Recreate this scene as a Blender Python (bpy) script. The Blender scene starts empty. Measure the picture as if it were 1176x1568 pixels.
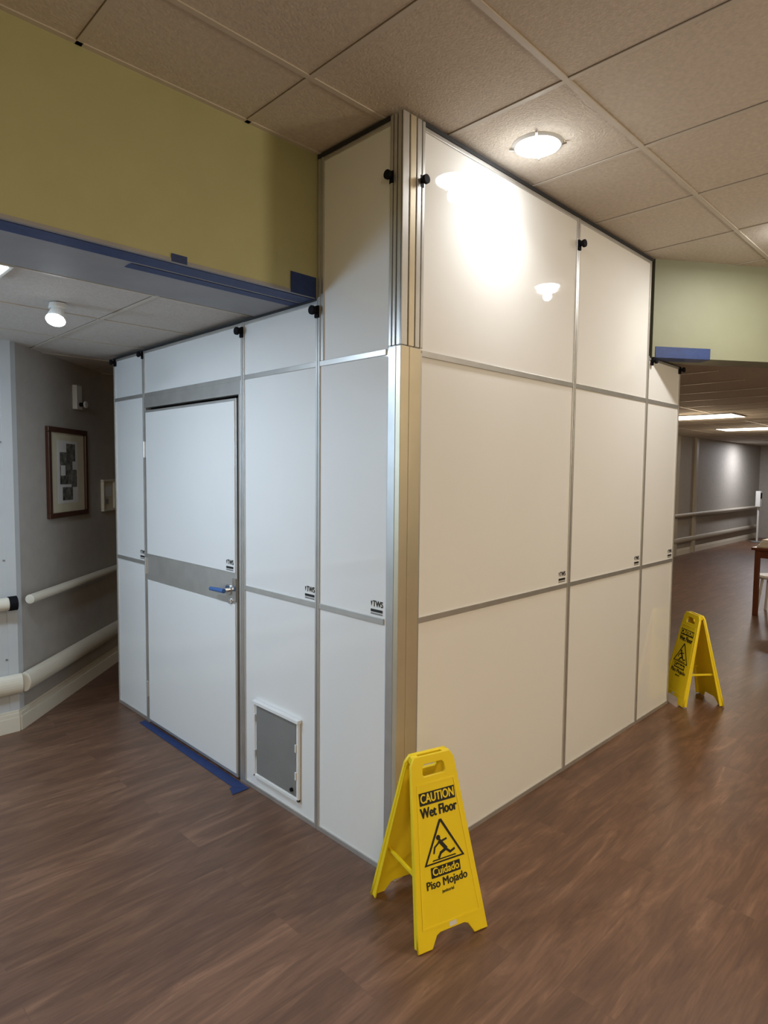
import bpy, bmesh, math, random
from mathutils import Vector, Matrix
random.seed(4)
scene = bpy.context.scene
scene.view_settings.view_transform = 'Standard'
S2 = math.sqrt(2)

# ------------------------------------------------------------ materials
def new_mat(name):
    m = bpy.data.materials.new(name); m.use_nodes = True
    nt = m.node_tree
    return m, nt, nt.nodes, nt.links, nt.nodes['Principled BSDF']

def mat(name, col, rough=0.5, metal=0.0, coat=0.0, var=0.06, scale=6.0, bump=0.0, bscale=80, coat_r=0.05, spec=0.5):
    m, nt, N, L, b = new_mat(name)
    tc = N.new('ShaderNodeTexCoord'); nz = N.new('ShaderNodeTexNoise')
    nz.inputs['Scale'].default_value = scale; nz.inputs['Detail'].default_value = 3
    L.new(tc.outputs['Object'], nz.inputs['Vector'])
    cr = N.new('ShaderNodeValToRGB')
    cr.color_ramp.elements[0].position = 0.3; cr.color_ramp.elements[1].position = 0.7
    cr.color_ramp.elements[0].color = (*[c*(1-var) for c in col], 1)
    cr.color_ramp.elements[1].color = (*[min(1, c*(1+var)) for c in col], 1)
    L.new(nz.outputs['Fac'], cr.inputs['Fac']); L.new(cr.outputs['Color'], b.inputs['Base Color'])
    b.inputs['Roughness'].default_value = rough; b.inputs['Metallic'].default_value = metal
    b.inputs['Coat Weight'].default_value = coat; b.inputs['Coat Roughness'].default_value = coat_r
    b.inputs['Specular IOR Level'].default_value = spec
    if bump > 0:
        n2 = N.new('ShaderNodeTexNoise'); n2.inputs['Scale'].default_value = bscale; n2.inputs['Detail'].default_value = 4
        L.new(tc.outputs['Object'], n2.inputs['Vector'])
        bp = N.new('ShaderNodeBump'); bp.inputs['Strength'].default_value = bump; bp.inputs['Distance'].default_value = 0.004
        L.new(n2.outputs['Fac'], bp.inputs['Height']); L.new(bp.outputs['Normal'], b.inputs['Normal'])
    return m

def emis(name, col, s):
    m, nt, N, L, b = new_mat(name)
    b.inputs['Base Color'].default_value = (*col, 1)
    b.inputs['Emission Color'].default_value = (*col, 1)
    b.inputs['Emission Strength'].default_value = s
    return m

def floor_mat():
    m, nt, N, L, b = new_mat('walnut_vinyl_plank')
    tc = N.new('ShaderNodeTexCoord')
    br = N.new('ShaderNodeTexBrick')
    br.offset = 0.37; br.inputs['Scale'].default_value = 1.0
    br.inputs['Brick Width'].default_value = 1.22; br.inputs['Row Height'].default_value = 0.18
    br.inputs['Mortar Size'].default_value = 0.0010; br.inputs['Mortar Smooth'].default_value = 0.3
    br.inputs['Color1'].default_value = (0.0, 0, 0, 1); br.inputs['Color2'].default_value = (1, 1, 1, 1)
    br.inputs['Mortar'].default_value = (0.3, 0.3, 0.3, 1)
    L.new(tc.outputs['Object'], br.inputs['Vector'])
    cmb = N.new('ShaderNodeCombineXYZ')
    mul = N.new('ShaderNodeMath'); mul.operation = 'MULTIPLY'; mul.inputs[1].default_value = 13.0
    L.new(br.outputs['Color'], mul.inputs[0]); L.new(mul.outputs[0], cmb.inputs['Z']); L.new(mul.outputs[0], cmb.inputs['X'])
    add = N.new('ShaderNodeVectorMath'); add.operation = 'ADD'
    L.new(tc.outputs['Object'], add.inputs[0]); L.new(cmb.outputs[0], add.inputs[1])
    mp = N.new('ShaderNodeMapping'); mp.inputs['Scale'].default_value = (1.9, 10, 1)
    L.new(add.outputs[0], mp.inputs['Vector'])
    n1 = N.new('ShaderNodeTexNoise'); n1.inputs['Scale'].default_value = 1.2; n1.inputs['Detail'].default_value = 8
    n1.inputs['Roughness'].default_value = 0.66; n1.inputs['Distortion'].default_value = 0.9
    L.new(mp.outputs[0], n1.inputs['Vector'])
    mp2 = N.new('ShaderNodeMapping'); mp2.inputs['Scale'].default_value = (7, 120, 1)
    L.new(add.outputs[0], mp2.inputs['Vector'])
    n2 = N.new('ShaderNodeTexNoise'); n2.inputs['Scale'].default_value = 1.0; n2.inputs['Detail'].default_value = 4
    L.new(mp2.outputs[0], n2.inputs['Vector'])
    cr = N.new('ShaderNodeValToRGB'); e = cr.color_ramp.elements
    e[0].position = 0.22; e[0].color = (0.085, 0.043, 0.026, 1)
    e[1].position = 0.80; e[1].color = (0.40, 0.235, 0.14, 1)
    x = e.new(0.48); x.color = (0.145, 0.074, 0.044, 1)
    x = e.new(0.60); x.color = (0.190, 0.100, 0.060, 1)
    x = e.new(0.68); x.color = (0.255, 0.140, 0.083, 1)
    L.new(n1.outputs['Fac'], cr.inputs['Fac'])
    mx = N.new('ShaderNodeMix'); mx.data_type = 'RGBA'; mx.blend_type = 'MULTIPLY'; mx.inputs['Factor'].default_value = 0.32
    c2 = N.new('ShaderNodeValToRGB'); c2.color_ramp.elements[0].position = 0.3; c2.color_ramp.elements[0].color = (0.5, 0.47, 0.45, 1)
    c2.color_ramp.elements[1].position = 0.65; c2.color_ramp.elements[1].color = (1.15, 1.12, 1.1, 1)
    L.new(n2.outputs['Fac'], c2.inputs['Fac'])
    L.new(cr.outputs['Color'], mx.inputs['A']); L.new(c2.outputs['Color'], mx.inputs['B'])
    c3 = N.new('ShaderNodeValToRGB'); c3.color_ramp.elements[0].color = (0.93, 0.93, 0.93, 1); c3.color_ramp.elements[1].color = (1.05, 1.04, 1.03, 1)
    L.new(br.outputs['Color'], c3.inputs['Fac'])
    m3 = N.new('ShaderNodeMix'); m3.data_type = 'RGBA'; m3.blend_type = 'MULTIPLY'; m3.inputs['Factor'].default_value = 1
    L.new(mx.outputs['Result'], m3.inputs['A']); L.new(c3.outputs['Color'], m3.inputs['B'])
    L.new(m3.outputs['Result'], b.inputs['Base Color'])
    b.inputs['Roughness'].default_value = 0.40
    bp = N.new('ShaderNodeBump'); bp.inputs['Strength'].default_value = 0.12; bp.inputs['Distance'].default_value = 0.002
    L.new(n2.outputs['Fac'], bp.inputs['Height']); L.new(bp.outputs['Normal'], b.inputs['Normal'])
    return m

M_floor = floor_mat()
M_white = mat('gloss_white_panel', (0.83, 0.825, 0.81), 0.7, coat=1.0, var=0.01, scale=2, coat_r=0.03, spec=0.05)
M_alu = mat('brushed_aluminium', (0.60, 0.59, 0.565), 0.36, metal=0.7, var=0.06, scale=10)
M_gold = mat('anodised_post_aluminium', (0.70, 0.62, 0.46), 0.34, metal=0.6, var=0.05)
M_gap = mat('dark_gasket', (0.02, 0.02, 0.022), 0.7)
M_black = mat('black_plastic', (0.008, 0.008, 0.010), 0.65, spec=0.12)
M_greyp = mat('grey_filter_mesh', (0.24, 0.235, 0.225), 0.6, metal=0.1, bump=0.3, bscale=300)
M_tile = mat('acoustic_ceiling_tile', (0.64, 0.57, 0.485), 0.9, var=0.07, scale=60, bump=0.7, bscale=110, spec=0.1)
M_grid = mat('ceiling_grid_paint', (0.60, 0.54, 0.46), 0.5, var=0.02)
M_gridshade = mat('grid_painted_shadow', (0.20, 0.16, 0.125), 0.8)  # dark colour stands in for the shadow line beside each grid bar
M_tile2 = mat('acoustic_ceiling_tile_hall', (0.60, 0.56, 0.51), 0.9, var=0.06, scale=60, bump=0.6, bscale=110, spec=0.1)
M_green = mat('olive_wall_paint', (0.425, 0.415, 0.215), 0.6, var=0.03, bump=0.12, bscale=220)
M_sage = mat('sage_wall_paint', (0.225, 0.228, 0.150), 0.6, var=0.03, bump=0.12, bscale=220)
M_soffit = mat('soffit_paint', (0.30, 0.30, 0.31), 0.6)
M_wall = mat('taupe_wallpaper', (0.40, 0.365, 0.325), 0.7, var=0.05, scale=12, bump=0.2, bscale=160)
M_walll = mat('daylight_tint_wall_and_guard', (0.55, 0.56, 0.56), 0.6, var=0.03)  # daylight on the return wall put into a paler colour; also corner guard grey
M_cream = mat('cream_trim', (0.72, 0.66, 0.54), 0.42, var=0.02)
M_creamd = mat('taupe_rail', (0.50, 0.45, 0.37), 0.5, var=0.02)
M_tape = mat('blue_masking_tape', (0.012, 0.034, 0.135), 0.6, var=0.15, scale=30, bump=0.3)
M_yel = mat('yellow_plastic', (0.90, 0.68, 0.015), 0.38, var=0.03, bump=0.05, bscale=300)
M_yel2 = mat('yellow_print', (0.92, 0.70, 0.02), 0.45, var=0.01)
M_ink = mat('black_ink', (0.014, 0.013, 0.012), 0.5)
M_frame = mat('dark_wood_frame', (0.07, 0.028, 0.016), 0.35)
M_mat = mat('picture_mat', (0.62, 0.56, 0.42), 0.8)
M_photo = mat('photo_print', (0.12, 0.115, 0.10), 0.5, var=0.9, scale=28)
M_wood = mat('cherry_wood', (0.16, 0.05, 0.022), 0.35, var=0.2)
M_plw = mat('white_plastic', (0.72, 0.71, 0.68), 0.4)
M_blueh = mat('blue_handle_wrap', (0.06, 0.16, 0.42), 0.35, metal=0.2)
M_chrome = mat('chrome', (0.7, 0.7, 0.7), 0.2, metal=1)
M_lens = emis('lamp_lens', (0.97, 0.99, 1.0), 45)
M_troff = emis('troffer_lens', (1.0, 0.93, 0.80), 5)
M_cool = emis('cool_lamp_lens', (0.85, 0.93, 1.0), 22)

# ------------------------------------------------------------ builders
class MB:
    def __init__(s): s.v = []; s.f = []; s.m = []; s.mats = []
    def mi(s, m):
        if m not in s.mats: s.mats.append(m)
        return s.mats.index(m)
    def prism(s, pts, z0, z1, m):
        k = len(s.v); n = len(pts); i = s.mi(m)
        s.v += [(p[0], p[1], z0) for p in pts] + [(p[0], p[1], z1) for p in pts]
        s.f.append([k+j for j in reversed(range(n))]); s.m.append(i)
        s.f.append([k+n+j for j in range(n)]); s.m.append(i)
        for j in range(n):
            s.f.append([k+j, k+(j+1) % n, k+n+(j+1) % n, k+n+j]); s.m.append(i)
    def box(s, x0, x1, y0, y1, z0, z1, m):
        s.prism([(x0, y0), (x1, y0), (x1, y1), (x0, y1)], z0, z1, m)
    def cyl(s, p0, p1, r, m, seg=20, r1=None):
        p0 = Vector(p0); p1 = Vector(p1); a = (p1-p0).normalized()
        t = a.orthogonal().normalized(); u = a.cross(t); r1 = r if r1 is None else r1
        k = len(s.v); i = s.mi(m)
        for P, R in ((p0, r), (p1, r1)):
            for j in range(seg):
                th = 2*math.pi*j/seg
                s.v.append(tuple(P + R*(math.cos(th)*t + math.sin(th)*u)))
        s.f.append([k+j for j in reversed(range(seg))]); s.m.append(i)
        s.f.append([k+seg+j for j in range(seg)]); s.m.append(i)
        for j in range(seg):
            s.f.append([k+j, k+(j+1) % seg, k+seg+(j+1) % seg, k+seg+j]); s.m.append(i)
    def lathe(s, c, prof, m, seg=40):
        k = len(s.v); i = s.mi(m)
        for r, z in prof:
            for j in range(seg):
                th = 2*math.pi*j/seg
                s.v.append((c[0]+r*math.cos(th), c[1]+r*math.sin(th), c[2]+z))
        for a in range(len(prof)-1):
            for j in range(seg):
                s.f.append([k+a*seg+j, k+a*seg+(j+1) % seg, k+(a+1)*seg+(j+1) % seg, k+(a+1)*seg+j]); s.m.append(i)
    def obj(s, name, parent=None, bevel=0.0, mw=None):
        me = bpy.data.meshes.new(name); me.from_pydata(s.v, [], s.f)
        for m in s.mats: me.materials.append(m)
        for p, i in zip(me.polygons, s.m): p.material_index = i
        me.update()
        bm = bmesh.new(); bm.from_mesh(me); bmesh.ops.recalc_face_normals(bm, faces=bm.faces); bm.to_mesh(me); bm.free()
        o = bpy.data.objects.new(name, me); scene.collection.objects.link(o)
        if parent: o.parent = parent
        if mw is not None: o.matrix_local = mw
        if bevel > 0:
            b = o.modifiers.new('Bevel', 'BEVEL'); b.width = bevel; b.segments = 2; b.limit_method = 'ANGLE'
        return o

def empty(name, loc=(0, 0, 0), rz=0.0):
    e = bpy.data.objects.new(name, None); e.empty_display_size = 0.1
    e.location = loc; e.rotation_euler = (0, 0, rz); scene.collection.objects.link(e); return e

def text(name, body, size, mw, m, parent, ext=0.0004, off=0.0, ax='CENTER', sx=1.0):
    c = bpy.data.curves.new(name, 'FONT'); c.body = body; c.size = size; c.extrude = ext
    c.align_x = ax; c.align_y = 'CENTER'; c.materials.append(m)
    shifts = [(0, 0)] if off <= 0 else [(-off, 0), (off, 0), (0, off*0.6), (0, -off*0.6)]
    for k, (dx, dy) in enumerate(shifts):
        o = bpy.data.objects.new(name, c); scene.collection.objects.link(o); o.parent = parent
        o.matrix_local = mw @ Matrix.Translation((dx, dy, 0.00004*k)) @ Matrix.Diagonal((sx, 1, 1, 1))
    return o

def shape(name, loops, mw, m, parent, ext=0.0004, bevel=0.0):
    c = bpy.data.curves.new(name, 'CURVE'); c.dimensions = '2D'; c.fill_mode = 'BOTH'
    c.extrude = ext; c.bevel_depth = bevel; c.bevel_resolution = 2; c.materials.append(m)
    for lp in loops:
        sp = c.splines.new('POLY'); sp.points.add(len(lp)-1)
        for i, p in enumerate(lp): sp.points[i].co = (p[0], p[1], 0, 1)
        sp.use_cyclic_u = True
    o = bpy.data.objects.new(name, c); scene.collection.objects.link(o); o.parent = parent
    o.matrix_local = mw; return o

# ------------------------------------------------------------ room shell
ZC, ZL = 2.92, 2.345
b = MB(); b.box(-5.2, 16.8, -5.7, 5.0, -0.06, 0, M_floor); b.obj('floor')
b = MB(); b.prism([(-5.1, -5.6), (8.6, -5.6), (8.6, -4.4), (2.30, 0.02), (2.30, 0.6), (-5.1, 0.6)], ZC, ZC+0.05, M_tile)
x = 0.26-0.61*9
while x < 8.5:
    yt = 0.5 if x < 2.25 else 0.0-(x-2.25)*0.70
    b.box(x-0.010, x+0.010, -5.5, yt, ZC-0.004, ZC, M_grid)
    b.box(x-0.013, x-0.010, -5.5, yt, ZC-0.0012, ZC, M_gridshade); x += 0.61
y = -0.51-0.61*8
while y < 0.48:
    xt = 2.2 if y > 0 else 2.2+max(0, -y)/0.70
    b.box(-5, xt, y-0.010, y+0.010, ZC-0.0045, ZC, M_grid)
    b.box(-5, xt, y+0.010, y+0.013, ZC-0.0012, ZC, M_gridshade); y += 0.61
b.box(-5, 0, 0.470, 0.49, ZC-0.004, ZC, M_grid)
b.obj('ceiling')
b = MB(); b.prism([(-5.1, 0.85), (2.25, 0.85), (2.40, 0.10), (8.4, -4.1), (8.6, -5.6), (16.7, -5.6), (16.7, 4.6), (-5.1, 4.6)], ZL, ZL+0.05, M_tile2)
x = -0.47-0.61*7
while x < 16.5:
    b.box(x-0.009, x+0.009, 0.96 if x < 2.9 else -0.1, 4.4 if x < 3.4 else 3.0, ZL-0.004, ZL, M_grid)
    b.box(x-0.013, x-0.009, 0.96 if x < 2.9 else -0.1, 4.4 if x < 3.4 else 3.0, ZL-0.0012, ZL, M_gridshade); x += 0.61
y = 1.62-0.61
while y < 4.3:
    b.box(-5, 16.4 if y < 3 else 3.3, y-0.009, y+0.009, ZL-0.0045, ZL, M_grid)
    b.box(-5, 16.4 if y < 3 else 3.3, y+0.009, y+0.013, ZL-0.0012, ZL, M_gridshade); y += 0.61
b.obj('ceiling_corridor')

b = MB(); b.box(-5.1, 2.25, 0.49, 0.95, ZL-0.012, ZC, M_green)
b.box(-5.1, -0.0, 0.49, 0.95, ZL-0.016, ZL-0.0125, M_soffit)
b.obj('wall_header_left')
hd = Vector((0.819, -0.573)); hn = Vector((0.573, 0.819)); P0 = Vector((2.245, -0.012))
P1 = P0+hd*7.6
b = MB(); b.prism([P0, P1, P1+hn*0.2, P0+hn*0.2], ZL-0.02, ZC, M_sage); b.obj('wall_header_right')

def wall(name, p, q, z0, z1, m, t=0.12, side=1):
    p = Vector(p); q = Vector(q); d = (q-p).normalized(); n = Vector((-d.y, d.x))*side*t
    b = MB(); b.prism([p, q, q+n, p+n], z0, z1, m); return b.obj(name)
A = Vector((-0.634, 2.578)); B = Vector((1.2, 4.412))
wall('wall_left', A, B, 0, ZL, M_wall)
wall('wall_left_return', (-5, 2.578), A, 0, ZL, M_walll)
wall('wall_far_left', B, (3.4, 4.412), 0, ZL, M_wall)
wall('wall_far_jog', (3.4, 4.412), (3.4, 3.0), 0, ZL, M_wall)
wall('wall_corridor', (3.4, 3.0), (16.5, 3.0), 0, ZL, M_wall)
wall('wall_end', (16.5, 3.0), (16.5, -5.5), 0, ZL, M_wall)
wall('wall_back', (16.5, -5.5), (-5, -5.5), 0, ZC, M_sage)
wall('wall_side', (-5, -5.5), (-5, 2.6), 0, ZC, M_green)

def trimline(name, pts, z0, z1, d, m, bevel=0.0, steps=None):
    b = MB()
    for i in range(len(pts)-1):
        p = Vector(pts[i]); q = Vector(pts[i+1]); dd = (q-p).normalized(); n = Vector((dd.y, -dd.x))
        for (a0, a1, dep) in (steps or [(z0, z1, d)]):
            b.prism([p+n*0.001, q+n*0.001, q+n*dep, p+n*dep], a0, a1, m)
    return b.obj(name, bevel=bevel)
bs = [(0, 0.09, 0.018), (0.09, 0.115, 0.013), (0.115, 0.13, 0.007)]
trimline('baseboard_left', [(-4.9, 2.578), A, B], 0, 0.13, 0.018, M_cream, 0.002, bs)
trimline('baseboard_corridor', [(3.4, 3.0), (16.4, 3.0)], 0, 0.13, 0.02, M_cream, 0.002, bs)

def rail(name, pts, off, z, r, m, flat=1.0, caps=False):
    e = empty(name)
    for i in range(len(pts)-1):
        p = Vector(pts[i]); q = Vector(pts[i+1]); dd = (q-p).normalized(); n = Vector((dd.y, -dd.x))
        bb = MB(); seg = 24; Pp = p+n*off; Qq = q+n*off
        for Pt in (Pp, Qq):
            for j in range(seg):
                th = 2*math.pi*j/seg
                w = n*(r*flat*math.cos(th))
                bb.v.append((Pt.x+w.x, Pt.y+w.y, z+r*math.sin(th)))
        i0 = bb.mi(m)
        bb.f.append(list(range(seg))); bb.m.append(i0); bb.f.append(list(range(seg, 2*seg))); bb.m.append(i0)
        for j in range(seg):
            bb.f.append([j, (j+1) % seg, seg+(j+1) % seg, seg+j]); bb.m.append(i0)
        bb.obj('rail_%d' % i, e)
        br = MB(); ln = (q-p).length; t = 0.25
        while t < ln:
            c = p+dd*t
            br.prism([c+dd*0.02+n*0.001, c-dd*0.02+n*0.001, c-dd*0.02+n*off, c+dd*0.02+n*off], z-r*0.6, z+r*0.2, m); t += 0.9
        br.obj('brackets_%d' % i, e)
        if caps:
            cp = MB(); c0 = Pp if i else Qq; s = 1 if i else -1
            cp.cyl((c0.x, c0.y, z), (c0.x+s*dd.x*0.045, c0.y+s*dd.y*0.045, z), r*1.12, M_black)
            cp.obj('end_cap_%d' % i, e)
    return e
dA = (B-A).normalized()
rail('handrail', [(-4.9, 2.578), (A.x-0.015, 2.578)], 0.07, 0.80, 0.038, M_cream, caps=True)
rail('handrail', [A+dA*0.05, B], 0.055, 0.80, 0.028, M_cream)
rail('bumper_rail', [(-4.9, 2.578), (A.x+0.01, 2.578), B], 0.03, 0.30, 0.06, M_cream, flat=0.6)
rail('handrail', [(3.5, 3.0), (16.3, 3.0)], 0.06, 0.80, 0.035, M_creamd)
rail('bumper_rail', [(3.5, 3.0), (16.3, 3.0)], 0.03, 0.30, 0.05, M_creamd, flat=0.5)

b = MB()
for zz in (0.45, 1.05, 1.75):
    b.cyl((A.x-0.06, 2.576, zz), (A.x-0.06, 2.572, zz), 0.006, M_greyp)
b.prism([A, A+Vector((-0.05, 0)), A+Vector((-0.05, -0.004)), A+Vector((0.003, -0.004)), A+dA*0.05+Vector((0.003, -0.003)), A+dA*0.05], 0.13, ZL, M_walll)
b.obj('trim_1')
b = MB()
for xx in (10.9, 11.9):
    b.box(xx-0.06, xx+0.06, 2.96, 2.999, 0, ZL, M_creamd)
b.obj('trim_2')

# ------------------------------------------------------------ containment enclosure
enc = empty('containment_enclosure')
YE, XE = 2.632, 2.737
ZT, ZM, ZU, ZR = 2.055, 1.012, 2.905, 2.328
Ys = [0.483, 1.068, 2.183]; Xs = [1.3015, 2.211]
pan = MB(); fr = MB(); dk = MB()
pan.box(0.0, 0.03, 0.05, 1.068, 0.02, ZR-0.01, M_white)
pan.box(0.0, 0.03, 2.183, YE, 0.02, ZR-0.01, M_white)
pan.box(0.0, 0.03, 1.068, 2.183, ZT, ZR-0.01, M_white)
pan.box(0.03, XE, 0.0, 0.03, 0.02, ZR-0.01, M_white)
pan.box(0.0, 0.03, 0.03, 0.478, ZR-0.01, ZU-0.008, M_white)
pan.box(0.03, 2.211, 0.0, 0.03, ZR-0.01, ZU-0.008, M_white)
pan.box(0.03, XE, YE-0.03, YE, 0.02, ZR-0.01, M_white)
pan.box(XE-0.03, XE, 0.03, YE-0.03, 0.02, ZR-0.01, M_white)
pan.box(2.181, 2.211, 0.03, 0.478, ZR-0.01, ZU-0.008, M_white)
pan.obj('white_panels', enc)
def Lb(y0, y1, z0, z1, o=0.007, m=M_alu, B=None): (B or fr).box(-o, 0.001, y0, y1, z0, z1, m)
def Rb(x0, x1, z0, z1, o=0.007, m=M_alu, B=None): (B or fr).box(x0, x1, -o, 0.001, z0, z1, m)
def Lv(y, z0, z1, w=0.026):
    Lb(y-w/2, y-0.0015, z0, z1); Lb(y+0.0015, y+w/2, z0, z1); Lb(y-0.0015, y+0.0015, z0, z1, 0.002, M_gap, dk)
def Rv(x, z0, z1, w=0.026):
    Rb(x-w/2, x-0.0015, z0, z1); Rb(x+0.0015, x+w/2, z0, z1); Rb(x-0.0015, x+0.0015, z0, z1, 0.002, M_gap, dk)
for y in Ys: Lv(y, 0.0, ZR)
Lb(YE-0.014, YE, 0, ZR)
for x in Xs[:1]: Rv(x, 0, ZU)
Rv(Xs[1], 0, ZR); Rb(Xs[1]-0.014, Xs[1], ZR, ZU)
Rb(XE-0.014, XE, 0, ZR)
Lb(0.468, 0.483, ZR, ZU); Lb(0.446, 0.462, ZT+0.01, ZU)
def segs(lst): return list(zip(lst[:-1], lst[1:]))
for y0, y1 in segs([0.06, 0.483, 1.068]) + [(2.183, YE)]:
    Lb(y0+0.013, y1-0.013, ZM-0.012, ZM+0.012, 0.006)
    Lb(y0+0.013, y1-0.013, 0.0, 0.022, 0.006)
for y0, y1 in segs([0.06, 0.483, 1.068, 2.183, YE]):
    Lb(y0+0.013, y1-0.013, ZT-0.012, ZT+0.010, 0.006)
for y0, y1 in segs([0.483, 1.068, 2.183, YE]):
    Lb(y0+0.013, y1-0.013, ZR-0.022, ZR-0.008, 0.006)
for x0, x1 in segs([0.10, Xs[0], Xs[1], XE]):
    Rb(x0+0.013, x1-0.013, ZM-0.012, ZM+0.012, 0.006)
    Rb(x0+0.013, x1-0.013, 0, 0.022, 0.006)
    Rb(x0+0.013, x1-0.013, ZT-0.012, ZT+0.012, 0.006)
for x0, x1 in segs([0.10, Xs[0], Xs[1]]):
    Rb(x0+0.013, x1-0.013, ZU-0.024, ZU-0.008, 0.006)
Rb(Xs[1]+0.013, XE-0.013, ZR-0.022, ZR-0.008, 0.006)
Lb(0.06, 0.446, ZU-0.024, ZU-0.008, 0.006)
dk.box(-0.010, 0.035, 0.06, 0.482, ZU-0.008, ZU+0.008, M_gap)
dk.box(0.10, 2.225, -0.010, 0.035, ZU-0.008, ZU+0.008, M_gap)
dk.box(-0.010, 0.035, 0.49, YE, ZR-0.008, ZR+0.001, M_gap)
dk.box(2.235, XE+0.005, -0.010, 0.035, ZR-0.008, ZR-0.004, M_gap)
dk.obj('gaskets', enc)
fr.obj('aluminium_frames', enc, 0.0012)
t = MB(); t.box(0.03, XE-0.03, 0.5, YE-0.03, ZR-0.03, ZR-0.012, M_white); t.obj('top_board', enc)

cp = MB()
cp.box(-0.006, 0.10, -0.006, 0.055, 0, ZC-0.01, M_alu)
cp.obj('corner_post_core', enc)
cp = MB()
cp.box(-0.014, -0.005, 0.012, 0.052, 0, ZT+0.012, M_alu)
cp.box(-0.016, 0.030, -0.016, 0.010, 0, ZT+0.012, M_gold)
cp.box(0.034, 0.098, -0.014, -0.005, 0, ZT+0.012, M_gold)
cp.box(0.096, 0.110, -0.010, 0.0, 0, ZT, M_alu)
for a, c in ((-0.014, 0.020), (0.027, 0.058), (0.064, 0.088), (0.093, 0.108)):
    cp.box(a, c, -0.014, -0.005, ZT+0.016, ZC-0.012, M_gold if 0 < a < 0.05 else M_alu)
for a, c in ((-0.012, 0.012), (0.018, 0.033), (0.038, 0.052)):
    cp.box(-0.014, -0.005, a, c, ZT+0.016, ZC-0.012, M_alu)
cp.obj('corner_post_profiles', enc, 0.002)
g = MB()
for a, w_ in ((0.020, .005), (0.058, .004), (0.088, .003)): g.box(a+0.001, a+0.001+w_, -0.0075, -0.0055, ZT+0.016, ZC-0.012, M_gap)
for a, w_ in ((0.012, .004), (0.033, .003)): g.box(-0.0075, -0.0055, a+0.001, a+0.001+w_, ZT+0.016, ZC-0.012, M_gap)
g.box(0.0305, 0.0335, -0.008, -0.0055, 0, ZT+0.012, M_gap)
g.obj('corner_post_grooves', enc)

kn = MB()
def knobL(y, z, s=1.0):
    kn.box(-0.016*s, -0.004, y-0.012*s, y+0.012*s, z-0.028*s, z+0.022*s, M_black)
    kn.cyl((-0.012, y, z), (-0.034*s, y, z), 0.011*s, M_black); kn.cyl((-0.030*s, y, z), (-0.044*s, y, z), 0.019*s, M_black, 12)
def knobR(x, z, s=1.0):
    kn.box(x-0.012*s, x+0.012*s, -0.016*s, -0.004, z-0.028*s, z+0.022*s, M_black)
    kn.cyl((x, -0.012, z), (x, -0.034*s, z), 0.011*s, M_black); kn.cyl((x, -0.030*s, z), (x, -0.044*s, z), 0.019*s, M_black, 12)
knobL(0.045, 2.69, .9); knobR(0.092, 2.69, .9); knobR(1.3015, 2.765)
for y in (0.483, 1.068): knobL(y, 2.275)
for y in (2.183, 2.60): knobL(y, 2.30, .9)
for x in (2.26, 2.72): knobR(x, 2.30, .9)
kn.obj('clamp_knobs', enc, 0.0015)

dr = MB()
dr.box(-0.008, 0.03, 1.081, 2.170, 1.975, ZT-0.012, M_alu)
dr.box(-0.010, 0.03, 1.081, 1.100, 0.0, 1.975, M_alu)
dr.box(-0.010, 0.03, 2.152, 2.170, 0.0, 1.975, M_alu)
dr.box(0.000, 0.02, 1.100, 1.114, 0.01, 1.975, M_gap)
dr.box(-0.014, 0.02, 1.114, 2.148, 0.012, 1.958, M_alu)
dr.obj('door_frame_and_leaf', enc, 0.0015)
dp = MB()
dp.box(-0.017, -0.012, 1.128, 2.134, 1.078, 1.944, M_white)
dp.box(-0.017, -0.012, 1.128, 2.134, 0.030, 0.915, M_white)
dp.obj('door_panels', enc, 0.001)
dh = MB()
yh, zh = 1.185, 0.985
dh.cyl((-0.014, yh, zh), (-0.024, yh, zh), 0.028, M_chrome, 28)
dh.cyl((-0.02, yh, zh), (-0.062, yh, zh), 0.011, M_chrome)
dh.cyl((-0.055, yh-0.014, zh), (-0.058, yh+0.115, zh-0.004), 0.0125, M_blueh, r1=0.010)
dh.cyl((-0.014, yh-0.015, zh-0.055), (-0.028, yh-0.015, zh-0.055), 0.014, M_chrome)
dh.box(-0.020, -0.014, 1.116, 1.150, 0.93, 1.05, M_chrome)
for zz in (0.22, 1.0, 1.72):
    dh.cyl((-0.018, 2.150, zz-0.05), (-0.018, 2.150, zz+0.05), 0.009, M_alu)
    dh.box(-0.017, -0.012, 2.132, 2.168, zz-0.045, zz+0.045, M_alu)
dh.obj('door_hardware', enc, 0.001)

h = MB()
h.box(-0.010, 0.0, 0.612, 0.958, 0.085, 0.455, M_white)
h.box(-0.014, -0.009, 0.626, 0.944, 0.098, 0.442, M_greyp)
h.box(-0.026, -0.002, 0.596, 0.968, 0.450, 0.465, M_white)
h.box(-0.016, -0.004, 0.602, 0.614, 0.078, 0.455, M_white)
h.box(-0.016, -0.004, 0.956, 0.966, 0.078, 0.455, M_white)
h.box(-0.016, -0.004, 0.602, 0.966, 0.076, 0.090, M_white)
for yy, zz in ((0.618, 0.2), (0.618, 0.33), (0.952, 0.2), (0.952, 0.38)): h.box(-0.022, -0.014, yy-0.005, yy+0.005, zz-0.018, zz+0.018, M_plw)
h.cyl((-0.014, 0.650, 0.125), (-0.024, 0.650, 0.125), 0.009, M_black)
h.obj('filter_hatch', enc, 0.001)

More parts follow.
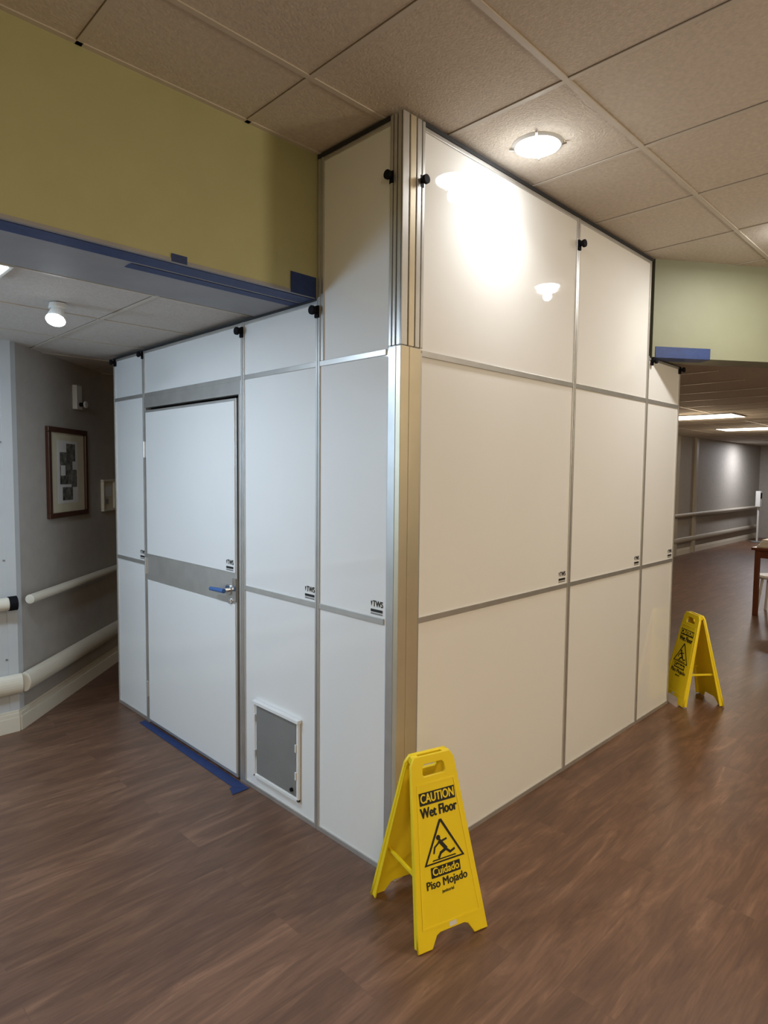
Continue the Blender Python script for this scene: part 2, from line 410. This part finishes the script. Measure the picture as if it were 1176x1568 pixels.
def stick(wallside, u, z, s=0.066):
    if wallside == 'L': R = Matrix(((0, 0, -1, -0.0015), (-1, 0, 0, u), (0, 1, 0, z), (0, 0, 0, 1)))
    else: R = Matrix(((1, 0, 0, u), (0, 0, -1, -0.0015), (0, 1, 0, z), (0, 0, 0, 1)))
    if wallside == 'D':
        R = Matrix(((0, 0, -1, -0.0185), (-1, 0, 0, u), (0, 1, 0, z), (0, 0, 0, 1)))
    w = s/2
    shape('label_bar', [[(-w, -0.022), (w, -0.022), (w, -0.011), (-w, -0.011)]], R, M_ink, enc, 0.0003)
    shape('label_line', [[(-w, -0.032), (w, -0.032), (w, -0.026), (-w, -0.026)]], R, M_greyp, enc, 0.0003)
    text('label_text', 'TWS', 0.034, R @ Matrix.Translation((0.007, 0.010, 0)), M_ink, enc, 0.0003, 0.0007, sx=0.80)
    shape('label_mark', [[(-w, 0.020), (-w+0.008, 0.020), (-w+0.004, 0.0)]], R, M_ink, enc, 0.0003)
zl = 1.065
stick('L', 0.115, zl); stick('L', 0.540, zl); stick('D', 1.175, 1.118); stick('L', 2.235, zl)
stick('R', 1.235, zl); stick('R', 2.150, zl); stick('R', 2.680, zl)

# ------------------------------------------------------------ tape
e = empty('masking_tape')
b = MB()
b.prism([(-0.075, 1.03), (-0.018, 1.05), (-0.018, 2.20), (-0.060, 2.19)], 0.0005, 0.002, M_tape)
b.prism([(-0.115, 1.00), (-0.02, 1.0), (-0.02, 1.06), (-0.09, 1.07)], 0.0022, 0.003, M_tape)
b.obj('floor_strip', e)
e2 = empty('masking_tape')
b = MB()
b.box(-4.9, -0.012, 0.505, 0.590, ZL-0.0185, ZL-0.0162, M_tape)
b.box(-0.75, -0.012, 0.61, 0.665, ZL-0.0185, ZL-0.0162, M_tape)
b.box(-0.145, -0.012, 0.4862, 0.4870, ZL-0.016, ZL+0.068, M_tape)
b.box(-0.66, -0.60, 0.4862, 0.4870, ZL-0.016, ZL+0.012, M_tape)
b.box(-4.9, -0.145, 0.4868, 0.4898, ZL-0.016, ZL-0.004, M_soffit)
b.obj('header_strip', e2)
e3 = empty('masking_tape')
b = MB(); T0 = P0+hd*0.02; T1 = P0+hd*0.40
b.prism([T0-hn*0.001, T1-hn*0.001, T1-hn*0.003, T0-hn*0.003], ZL-0.022, ZL+0.045, M_tape)
b.prism([T0, T1, T1+hn*0.1, T0+hn*0.1], ZL-0.024, ZL-0.0205, M_tape)
b.obj('header_strip', e3)

# ------------------------------------------------------------ wet floor signs
def wet_sign(loc, rz, depth=0.353, H=0.592):
    e = empty('wet_floor_sign', (loc[0], loc[1], 0.0), rz)
    hd_ = depth/2-0.008; lean = math.atan((hd_-0.012)/H); Ln = H/math.cos(lean)
    for k in (0, 1):
        R = Matrix.Rotation(math.pi*k, 4, 'Z') @ Matrix.Translation((0, -hd_, 0.006)) @ Matrix.Rotation(math.pi/2-lean, 4, 'X')
        wb, wt = 0.140, 0.086
        def W(v): return wb+(wt-wb)*v/Ln
        out = [(-wb, 0), (-0.088, 0), (-0.066, 0.035), (-0.05, 0.042), (0.05, 0.042), (0.066, 0.035), (0.088, 0), (wb, 0),
               (W(.06), .06), (W(.3), .3), (W(Ln-.03), Ln-0.03), (W(Ln)-0.012, Ln-0.006),
               (0.03, Ln-0.006), (-0.03, Ln-0.006),
               (-W(Ln)+0.012, Ln-0.006), (-W(Ln-.03), Ln-0.03), (-W(.3), .3), (-W(.06), .06)]
        sl = [(-0.044, Ln-0.075), (0.044, Ln-0.075), (0.050, Ln-0.066), (0.047, Ln-0.040), (0.038, Ln-0.030), (-0.038, Ln-0.030), (-0.047, Ln-0.040), (-0.050, Ln-0.066)]
        shape('panel_%d' % k, [out, sl], R, M_yel, e, 0.0035, 0.003)
        fl = MB()
        for s in (-1, 1):
            for (v0, v1) in ((0.004, Ln-0.03),):
                x0, x1 = W(v0), W(v1)
                k0 = len(fl.v); i0 = fl.mi(M_yel)
                fl.v += [(s*x0, v0, -0.026), (s*(x0-0.006), v0, -0.026), (s*(x0-0.006), v0, 0.004), (s*x0, v0, 0.004),
                         (s*x1, v1, -0.012), (s*(x1-0.006), v1, -0.012), (s*(x1-0.006), v1, 0.004), (s*x1, v1, 0.004)]
                for f in ((0, 1, 2, 3), (4, 5, 6, 7), (0, 1, 5, 4), (1, 2, 6, 5), (2, 3, 7, 6), (3, 0, 4, 7)):
                    fl.f.append([k0+q for q in f]); fl.m.append(i0)
        fl.obj('flange_%d' % k, e, 0.001, R)
        U = R @ Matrix.Translation((0, 0, 0.0065))
        def ring(inset, w):
            a = 0.062; c = Ln-0.095
            o = [(-W(a)+inset, a), (W(a)-inset, a), (W(c)-inset, c), (-W(c)+inset, c)]
            i = [(-W(a)+inset+w, a+w), (W(a)-inset-w, a+w), (W(c)-inset-w, c-w), (-W(c)+inset+w, c-w)]
            return [o, i]
        shape('outline_%d' % k, ring(0.016, 0.004), U, M_yel2, e, 0.0015)
        T = R @ Matrix.Translation((0, 0, 0.0075))
        TT = R @ Matrix.Translation((0, 0, 0.0085))
        yc = Ln-0.145
        shape('caution_plate_%d' % k, [[(-0.074, yc-0.021), (0.074, yc-0.021), (0.074, yc+0.021), (-0.074, yc+0.021)]], T, M_ink, e, 0.0004)
        text('caution_text_%d' % k, 'CAUTION', 0.042, TT @ Matrix.Translation((0, yc, 0)), M_yel2, e, 0.0004, 0.0010, sx=0.74)
        text('wetfloor_text_%d' % k, 'Wet Floor', 0.047, T @ Matrix.Translation((0, yc-0.047, 0)), M_ink, e, 0.0004, 0.0017, sx=0.74)
        tb = yc-0.215; th = 0.138; tw = 0.083
        o = [(-tw, tb), (tw, tb), (0.005, tb+th), (-0.005, tb+th)]
        i = [(-tw+0.010, tb+0.005), (tw-0.010, tb+0.005), (0, tb+th-0.009)]
        shape('triangle_%d' % k, [o, i], T, M_ink, e, 0.0004)
        def limb(p, q, w):
            p = Vector(p); q = Vector(q); d = (q-p).normalized(); n = Vector((-d.y, d.x))*w/2
            return [tuple(p+n-d*w*.3), tuple(p-n-d*w*.3), tuple(q-n+d*w*.3), tuple(q+n+d*w*.3)]
        def circ(c, r): return [(c[0]+r*math.cos(a*math.pi/8), c[1]+r*math.sin(a*math.pi/8)) for a in range(16)]
        P = lambda a, c: (a, tb+c)
        fig = [circ(P(-0.016, 0.080), 0.0085), limb(P(-0.012, 0.068), P(0.010, 0.040), 0.013), limb(P(-0.012, 0.066), P(-0.034, 0.052), 0.006),
               limb(P(-0.034, 0.052), P(-0.040, 0.034), 0.006), limb(P(-0.006, 0.066), P(0.016, 0.070), 0.006), limb(P(0.010, 0.038), P(-0.012, 0.030), 0.009),
               limb(P(-0.012, 0.030), P(-0.022, 0.016), 0.008), limb(P(0.012, 0.036), P(0.026, 0.024), 0.008), limb(P(0.026, 0.024), P(0.044, 0.030), 0.007)]
        for q, lp in enumerate(fig): shape('figure_%d_%d' % (k, q), [lp], T, M_ink, e, 0.0004+0.00005*q)
        shape('puddle_%d' % k, [[P(-0.050, 0.009), P(0.05, 0.009), P(0.046, 0.013), P(-0.046, 0.013)]], T, M_ink, e, 0.0004)
        y2 = tb-0.026
        shape('cuidado_plate_%d' % k, [[(-0.060, y2-0.017), (0.060, y2-0.017), (0.060, y2+0.017), (-0.060, y2+0.017)]], T, M_ink, e, 0.0004)
        text('cuidado_text_%d' % k, 'Cuidado', 0.035, TT @ Matrix.Translation((0, y2+0.001, 0)), M_yel2, e, 0.0004, 0.0007, sx=0.92)
        text('piso_text_%d' % k, 'Piso Mojado', 0.037, T @ Matrix.Translation((0, y2-0.037, 0)), M_ink, e, 0.0004, 0.0009, sx=0.92)
        text('maker_text_%d' % k, 'janitorial', 0.014, T @ Matrix.Translation((0, y2-0.066, 0)), M_ink, e, 0.0004, 0.0003)
    lb = MB(); lb.box(-0.012, 0.018, 0.046, 0.060, 0.0065, 0.0072, M_plw)
    lb.obj('small_label', e, 0, Matrix.Translation((0, -hd_, 0.006)) @ Matrix.Rotation(math.pi/2-lean, 4, 'X'))
    hg = MB()
    hg.cyl((-0.080, 0, H-0.012), (-0.052, 0, H-0.012), 0.014, M_yel); hg.cyl((0.052, 0, H-0.012), (0.080, 0, H-0.012), 0.014, M_yel)
    for s in (-1, 1):
        hg.box(s*0.100-0.005, s*0.100+0.005, -hd_*0.64, hd_*0.64, H*0.34, H*0.34+0.012, M_yel)
    hg.obj('hinge_and_spreader', e, 0.001)
    return e
wet_sign((-0.046, -0.207), math.radians(-16.4))
wet_sign((2.925, -0.100), math.radians(-129.2), depth=0.31, H=0.62)

# ------------------------------------------------------------ lamps
def downlight(x, y, z, r=0.092, m=M_lens):
    e = empty('ceiling_downlight')
    b = MB()
    b.lathe((x, y, z), [(r*1.12, -0.0005), (r*1.11, -0.003), (r*0.98, -0.010), (r*0.90, -0.009), (r*0.86, -0.004)], M_plw, 48)
    for k in range(4):
        a = k*math.pi/2+0.5; c = (math.cos(a), math.sin(a))
        b.cyl((x+r*c[0]*1.02, y+r*c[1]*1.02, z-0.010), (x+r*c[0]*1.22, y+r*c[1]*1.22, z-0.006), 0.004, M_chrome)
    b.obj('trim_ring', e)
    b = MB(); prof = [(r*0.88*math.cos(t*math.pi/16), -0.006-0.026*math.sin(t*math.pi/16)) for t in range(9)]
    b.lathe((x, y, z), prof, m, 40); b.obj('lens', e)
    return e
downlight(0.560, -0.215, ZC); downlight(2.29, -0.76, ZC)

def panel_light(x, y, z, w, d, m):
    e = empty('ceiling_light_panel')
    b = MB(); b.box(x-w/2, x+w/2, y-d/2, y+d/2, z-0.012, z-0.0046, M_plw)
    b.obj('housing', e)
    b = MB(); b.box(x-w/2+0.015, x+w/2-0.015, y-d/2+0.015, y+d/2-0.015, z-0.014, z-0.0122, m); b.obj('lens', e)
panel_light(6.9, 1.3, ZL, 0.58, 1.0, M_troff); panel_light(9.6, 1.34, ZL, 0.58, 1.0, M_troff)
panel_light(-1.15, 1.10, ZL, 0.26, 0.22, M_cool)
b = MB()
b.cyl((-0.725, 1.448, ZL-0.004), (-0.725, 1.448, ZL-0.03), 0.035, M_plw, r1=0.04)
b.cyl((-0.725, 1.448, ZL-0.03), (-0.745, 1.420, ZL-0.085), 0.026, M_plw, r1=0.042)
b.cyl((-0.7451, 1.4199, ZL-0.0852), (-0.746, 1.4185, ZL-0.088), 0.038, M_cool)
b.obj('ceiling_spot_fixture')
b = MB(); b.lathe((-0.95, 1.95, ZL), [(0.03, -0.0045), (0.03, -0.01), (0.012, -0.02), (0.012, -0.035), (0.0, -0.037)], M_chrome, 20); b.obj('fire_sprinkler')

def area(name, loc, size, power, col, shape_='DISK', direction=(0, 0, -1), sy=None, spread=180):
    l = bpy.data.lights.new(name, 'AREA'); l.shape = shape_; l.size = size
    if sy: l.size_y = sy
    l.energy = power; l.color = col; l.spread = math.radians(spread)
    o = bpy.data.objects.new(name, l); o.location = loc
    o.rotation_euler = Vector(direction).to_track_quat('-Z', 'Y').to_euler()
    scene.collection.objects.link(o); return o
def point(name, loc, rad, power, col):
    l = bpy.data.lights.new(name, 'POINT'); l.shadow_soft_size = rad; l.energy = power; l.color = col
    o = bpy.data.objects.new(name, l); o.location = loc; scene.collection.objects.link(o); return o
area('downlight_beam', (0.560, -0.215, ZC-0.036), 0.13, 2.6, (1.0, 1.0, 0.98), spread=130)
area('downlight_beam', (2.29, -0.76, ZC-0.036), 0.13, 12, (1.0, 0.97, 0.90))
point('downlight_glow', (0.560, -0.215, ZC-0.075), 0.03, 0.85, (0.92, 0.98, 1.0))
point('downlight_glow', (2.29, -0.76, ZC-0.075), 0.03, 1.0, (0.96, 0.99, 1.0))
area('room_fill_area', (-2.7, -3.0, ZC-0.03), 1.0, 64, (1.0, 0.83, 0.62), 'SQUARE')  # unseen warm fill added behind the camera
point('room_fill_point', (-3.2, -4.2, 1.95), 0.3, 48, (1.0, 0.82, 0.60))  # both points are added fill to lift ceiling and panels; no fixture here
point('room_fill_point', (1.9, -4.0, 2.15), 0.3, 165, (1.0, 0.85, 0.64))
area('hall_light', (-1.15, 1.10, ZL-0.016), 0.20, 16, (0.66, 0.82, 1.0), 'SQUARE')
point('hall_fill', (-3.0, 1.7, 1.85), 0.25, 88, (0.52, 0.74, 1.0))  # unseen cool fill added to brighten and tint the left panels
point('corridor_lamp', (6.9, 1.3, ZL-0.25), 0.2, 19, (1.0, 0.78, 0.52))
point('corridor_lamp', (9.8, 1.34, ZL-0.25), 0.2, 16, (1.0, 0.80, 0.56))
area('corridor_light', (14.3, 2.3, ZL-0.016), 0.3, 40, (0.92, 0.94, 1.0))

# ------------------------------------------------------------ wall items on diagonal wall
nn = Vector((0.7071, -0.7071))
def on_left(D, z):
    s = D-3.76; p = A+dA*s
    return Matrix(((dA.x, 0, nn.x, p.x), (dA.y, 0, nn.y, p.y), (0, 1, 0, z), (0, 0, 0, 1)))
def picture(D, z, w, h, big=True):
    e = empty('framed_picture' if big else 'wall_control_plate'); e.matrix_world = on_left(D, z)
    b = MB(); t = 0.035 if big else 0.018; m = M_frame if big else M_cream
    dz = 0.026
    for x0, x1, y0, y1 in ((-w/2, w/2, h/2-t, h/2), (-w/2, w/2, -h/2, -h/2+t), (-w/2, -w/2+t, -h/2+t, h/2-t), (w/2-t, w/2, -h/2+t, h/2-t)):
        b.box(x0, x1, y0, y1, 0.001, dz, m)
    b.obj('frame', e, 0.004)
    b = MB(); b.box(-w/2+t, w/2-t, -h/2+t, h/2-t, 0.001, 0.010, M_mat); b.obj('mat_board', e)
    b = MB()
    if big:
        b.box(-0.14, 0.14, -0.21, 0.22, 0.0101, 0.011, M_plw)
        b.box(-0.11, 0.06, -0.08, 0.14, 0.0112, 0.0125, M_photo)
        b.box(-0.08, 0.06, -0.19, -0.10, 0.0112, 0.0125, M_photo)
        b.box(-0.02, 0.10, 0.08, 0.20, 0.0126, 0.0135, M_photo)
        b.box(0.04, 0.12, -0.10, 0.02, 0.0126, 0.0135, M_photo)
        b.box(-0.10, -0.04, -0.02, 0.05, 0.0126, 0.0135, M_plw)
    else:
        b.box(-0.06, 0.06, -0.01, 0.07, 0.0102, 0.014, M_plw)
        b.box(-0.05, 0.0, -0.07, -0.03, 0.0102, 0.014, M_greyp)
    b.obj('print', e)
picture(4.40, 1.57, 0.54, 0.61)
picture(5.03, 1.39, 0.22, 0.25, False)
e = empty('wall_alarm_box'); e.matrix_world = on_left(4.54, 2.10)
b = MB(); b.box(-0.04, 0.04, -0.08, 0.09, 0.001, 0.035, M_plw); b.cyl((0.0, -0.045, 0.035), (0.0, -0.045, 0.07), 0.014, M_black)
b.cyl((0.0, -0.045, 0.07), (0.0, -0.045, 0.085), 0.024, M_plw); b.obj('housing', e, 0.004)

# ------------------------------------------------------------ far right objects
e = empty('wooden_table')
b = MB(); X0, X1, Y0, Y1 = 6.27, 7.5, -0.45, 0.44
b.box(X0, X1, Y0, Y1, 0.75, 0.78, M_wood)
b.box(X0+0.05, X1-0.05, Y0+0.05, Y1-0.05, 0.66, 0.75, M_wood)
for xx in (X0+0.03, X1-0.08):
    for yy in (Y0+0.03, Y1-0.08): b.box(xx, xx+0.05, yy, yy+0.05, 0, 0.75, M_wood)
b.obj('table_frame', e, 0.004)
b = MB()
for i in range(5): b.box(X0+0.06+0.01*i, X0+0.36+0.006*i, Y1-0.32, Y1-0.04-0.01*i, 0.7805+0.017*i, 0.7975+0.017*i, M_plw if i % 2 else M_cream)
b.obj('book_stack', None, 0.002)
e = empty('white_stool')
sxx, syy = 6.62, 0.30
b = MB(); b.lathe((sxx, syy, 0), [(0.0, 0.44), (0.15, 0.44), (0.16, 0.42), (0.15, 0.40), (0.0, 0.40)], M_plw, 24)
for a in range(4):
    t = a*math.pi/2+0.6; b.cyl((sxx+0.10*math.cos(t), syy+0.10*math.sin(t), 0.40), (sxx+0.15*math.cos(t), syy+0.15*math.sin(t), 0), 0.014, M_plw)
b.obj('seat_and_legs', e)
b = MB(); sx, sy = 15.2, 2.66
b.cyl((sx, sy, 0), (sx, sy, 0.02), 0.14, M_greyp, 28); b.cyl((sx, sy, 0.02), (sx, sy, 0.95), 0.022, M_plw)
b.box(sx-0.07, sx+0.07, sy-0.05, sy+0.05, 0.85, 1.22, M_plw); b.box(sx-0.06, sx+0.06, sy-0.056, sy-0.05, 1.05, 1.18, M_black)
b.obj('sanitizer_stand', None, 0.004)

# ------------------------------------------------------------ world
w = bpy.data.worlds.new('World'); scene.world = w; w.use_nodes = True
w.node_tree.nodes['Background'].inputs[0].default_value = (0.9, 0.8, 0.65, 1); w.node_tree.nodes['Background'].inputs[1].default_value = 0.05

# ------------------------------------------------------------ camera
th = math.radians(3.68); phi = 0.0098
f = Vector((math.cos(th)/S2, math.cos(th)/S2, -math.sin(th))); r = Vector((1/S2, -1/S2, 0)); u = r.cross(f)
r2 = r*math.cos(phi)+u*math.sin(phi); u2 = u*math.cos(phi)-r*math.sin(phi)
cam = bpy.data.cameras.new('camera'); co = bpy.data.objects.new('camera', cam); scene.collection.objects.link(co)
cam.sensor_fit = 'VERTICAL'; cam.sensor_height = 36; cam.lens = 36*965.5/1568; cam.clip_start = 0.05
co.matrix_world = Matrix(((r2.x, u2.x, -f.x, -1.727), (r2.y, u2.y, -f.y, -1.647), (r2.z, u2.z, -f.z, 1.6), (0, 0, 0, 1)))
scene.camera = co
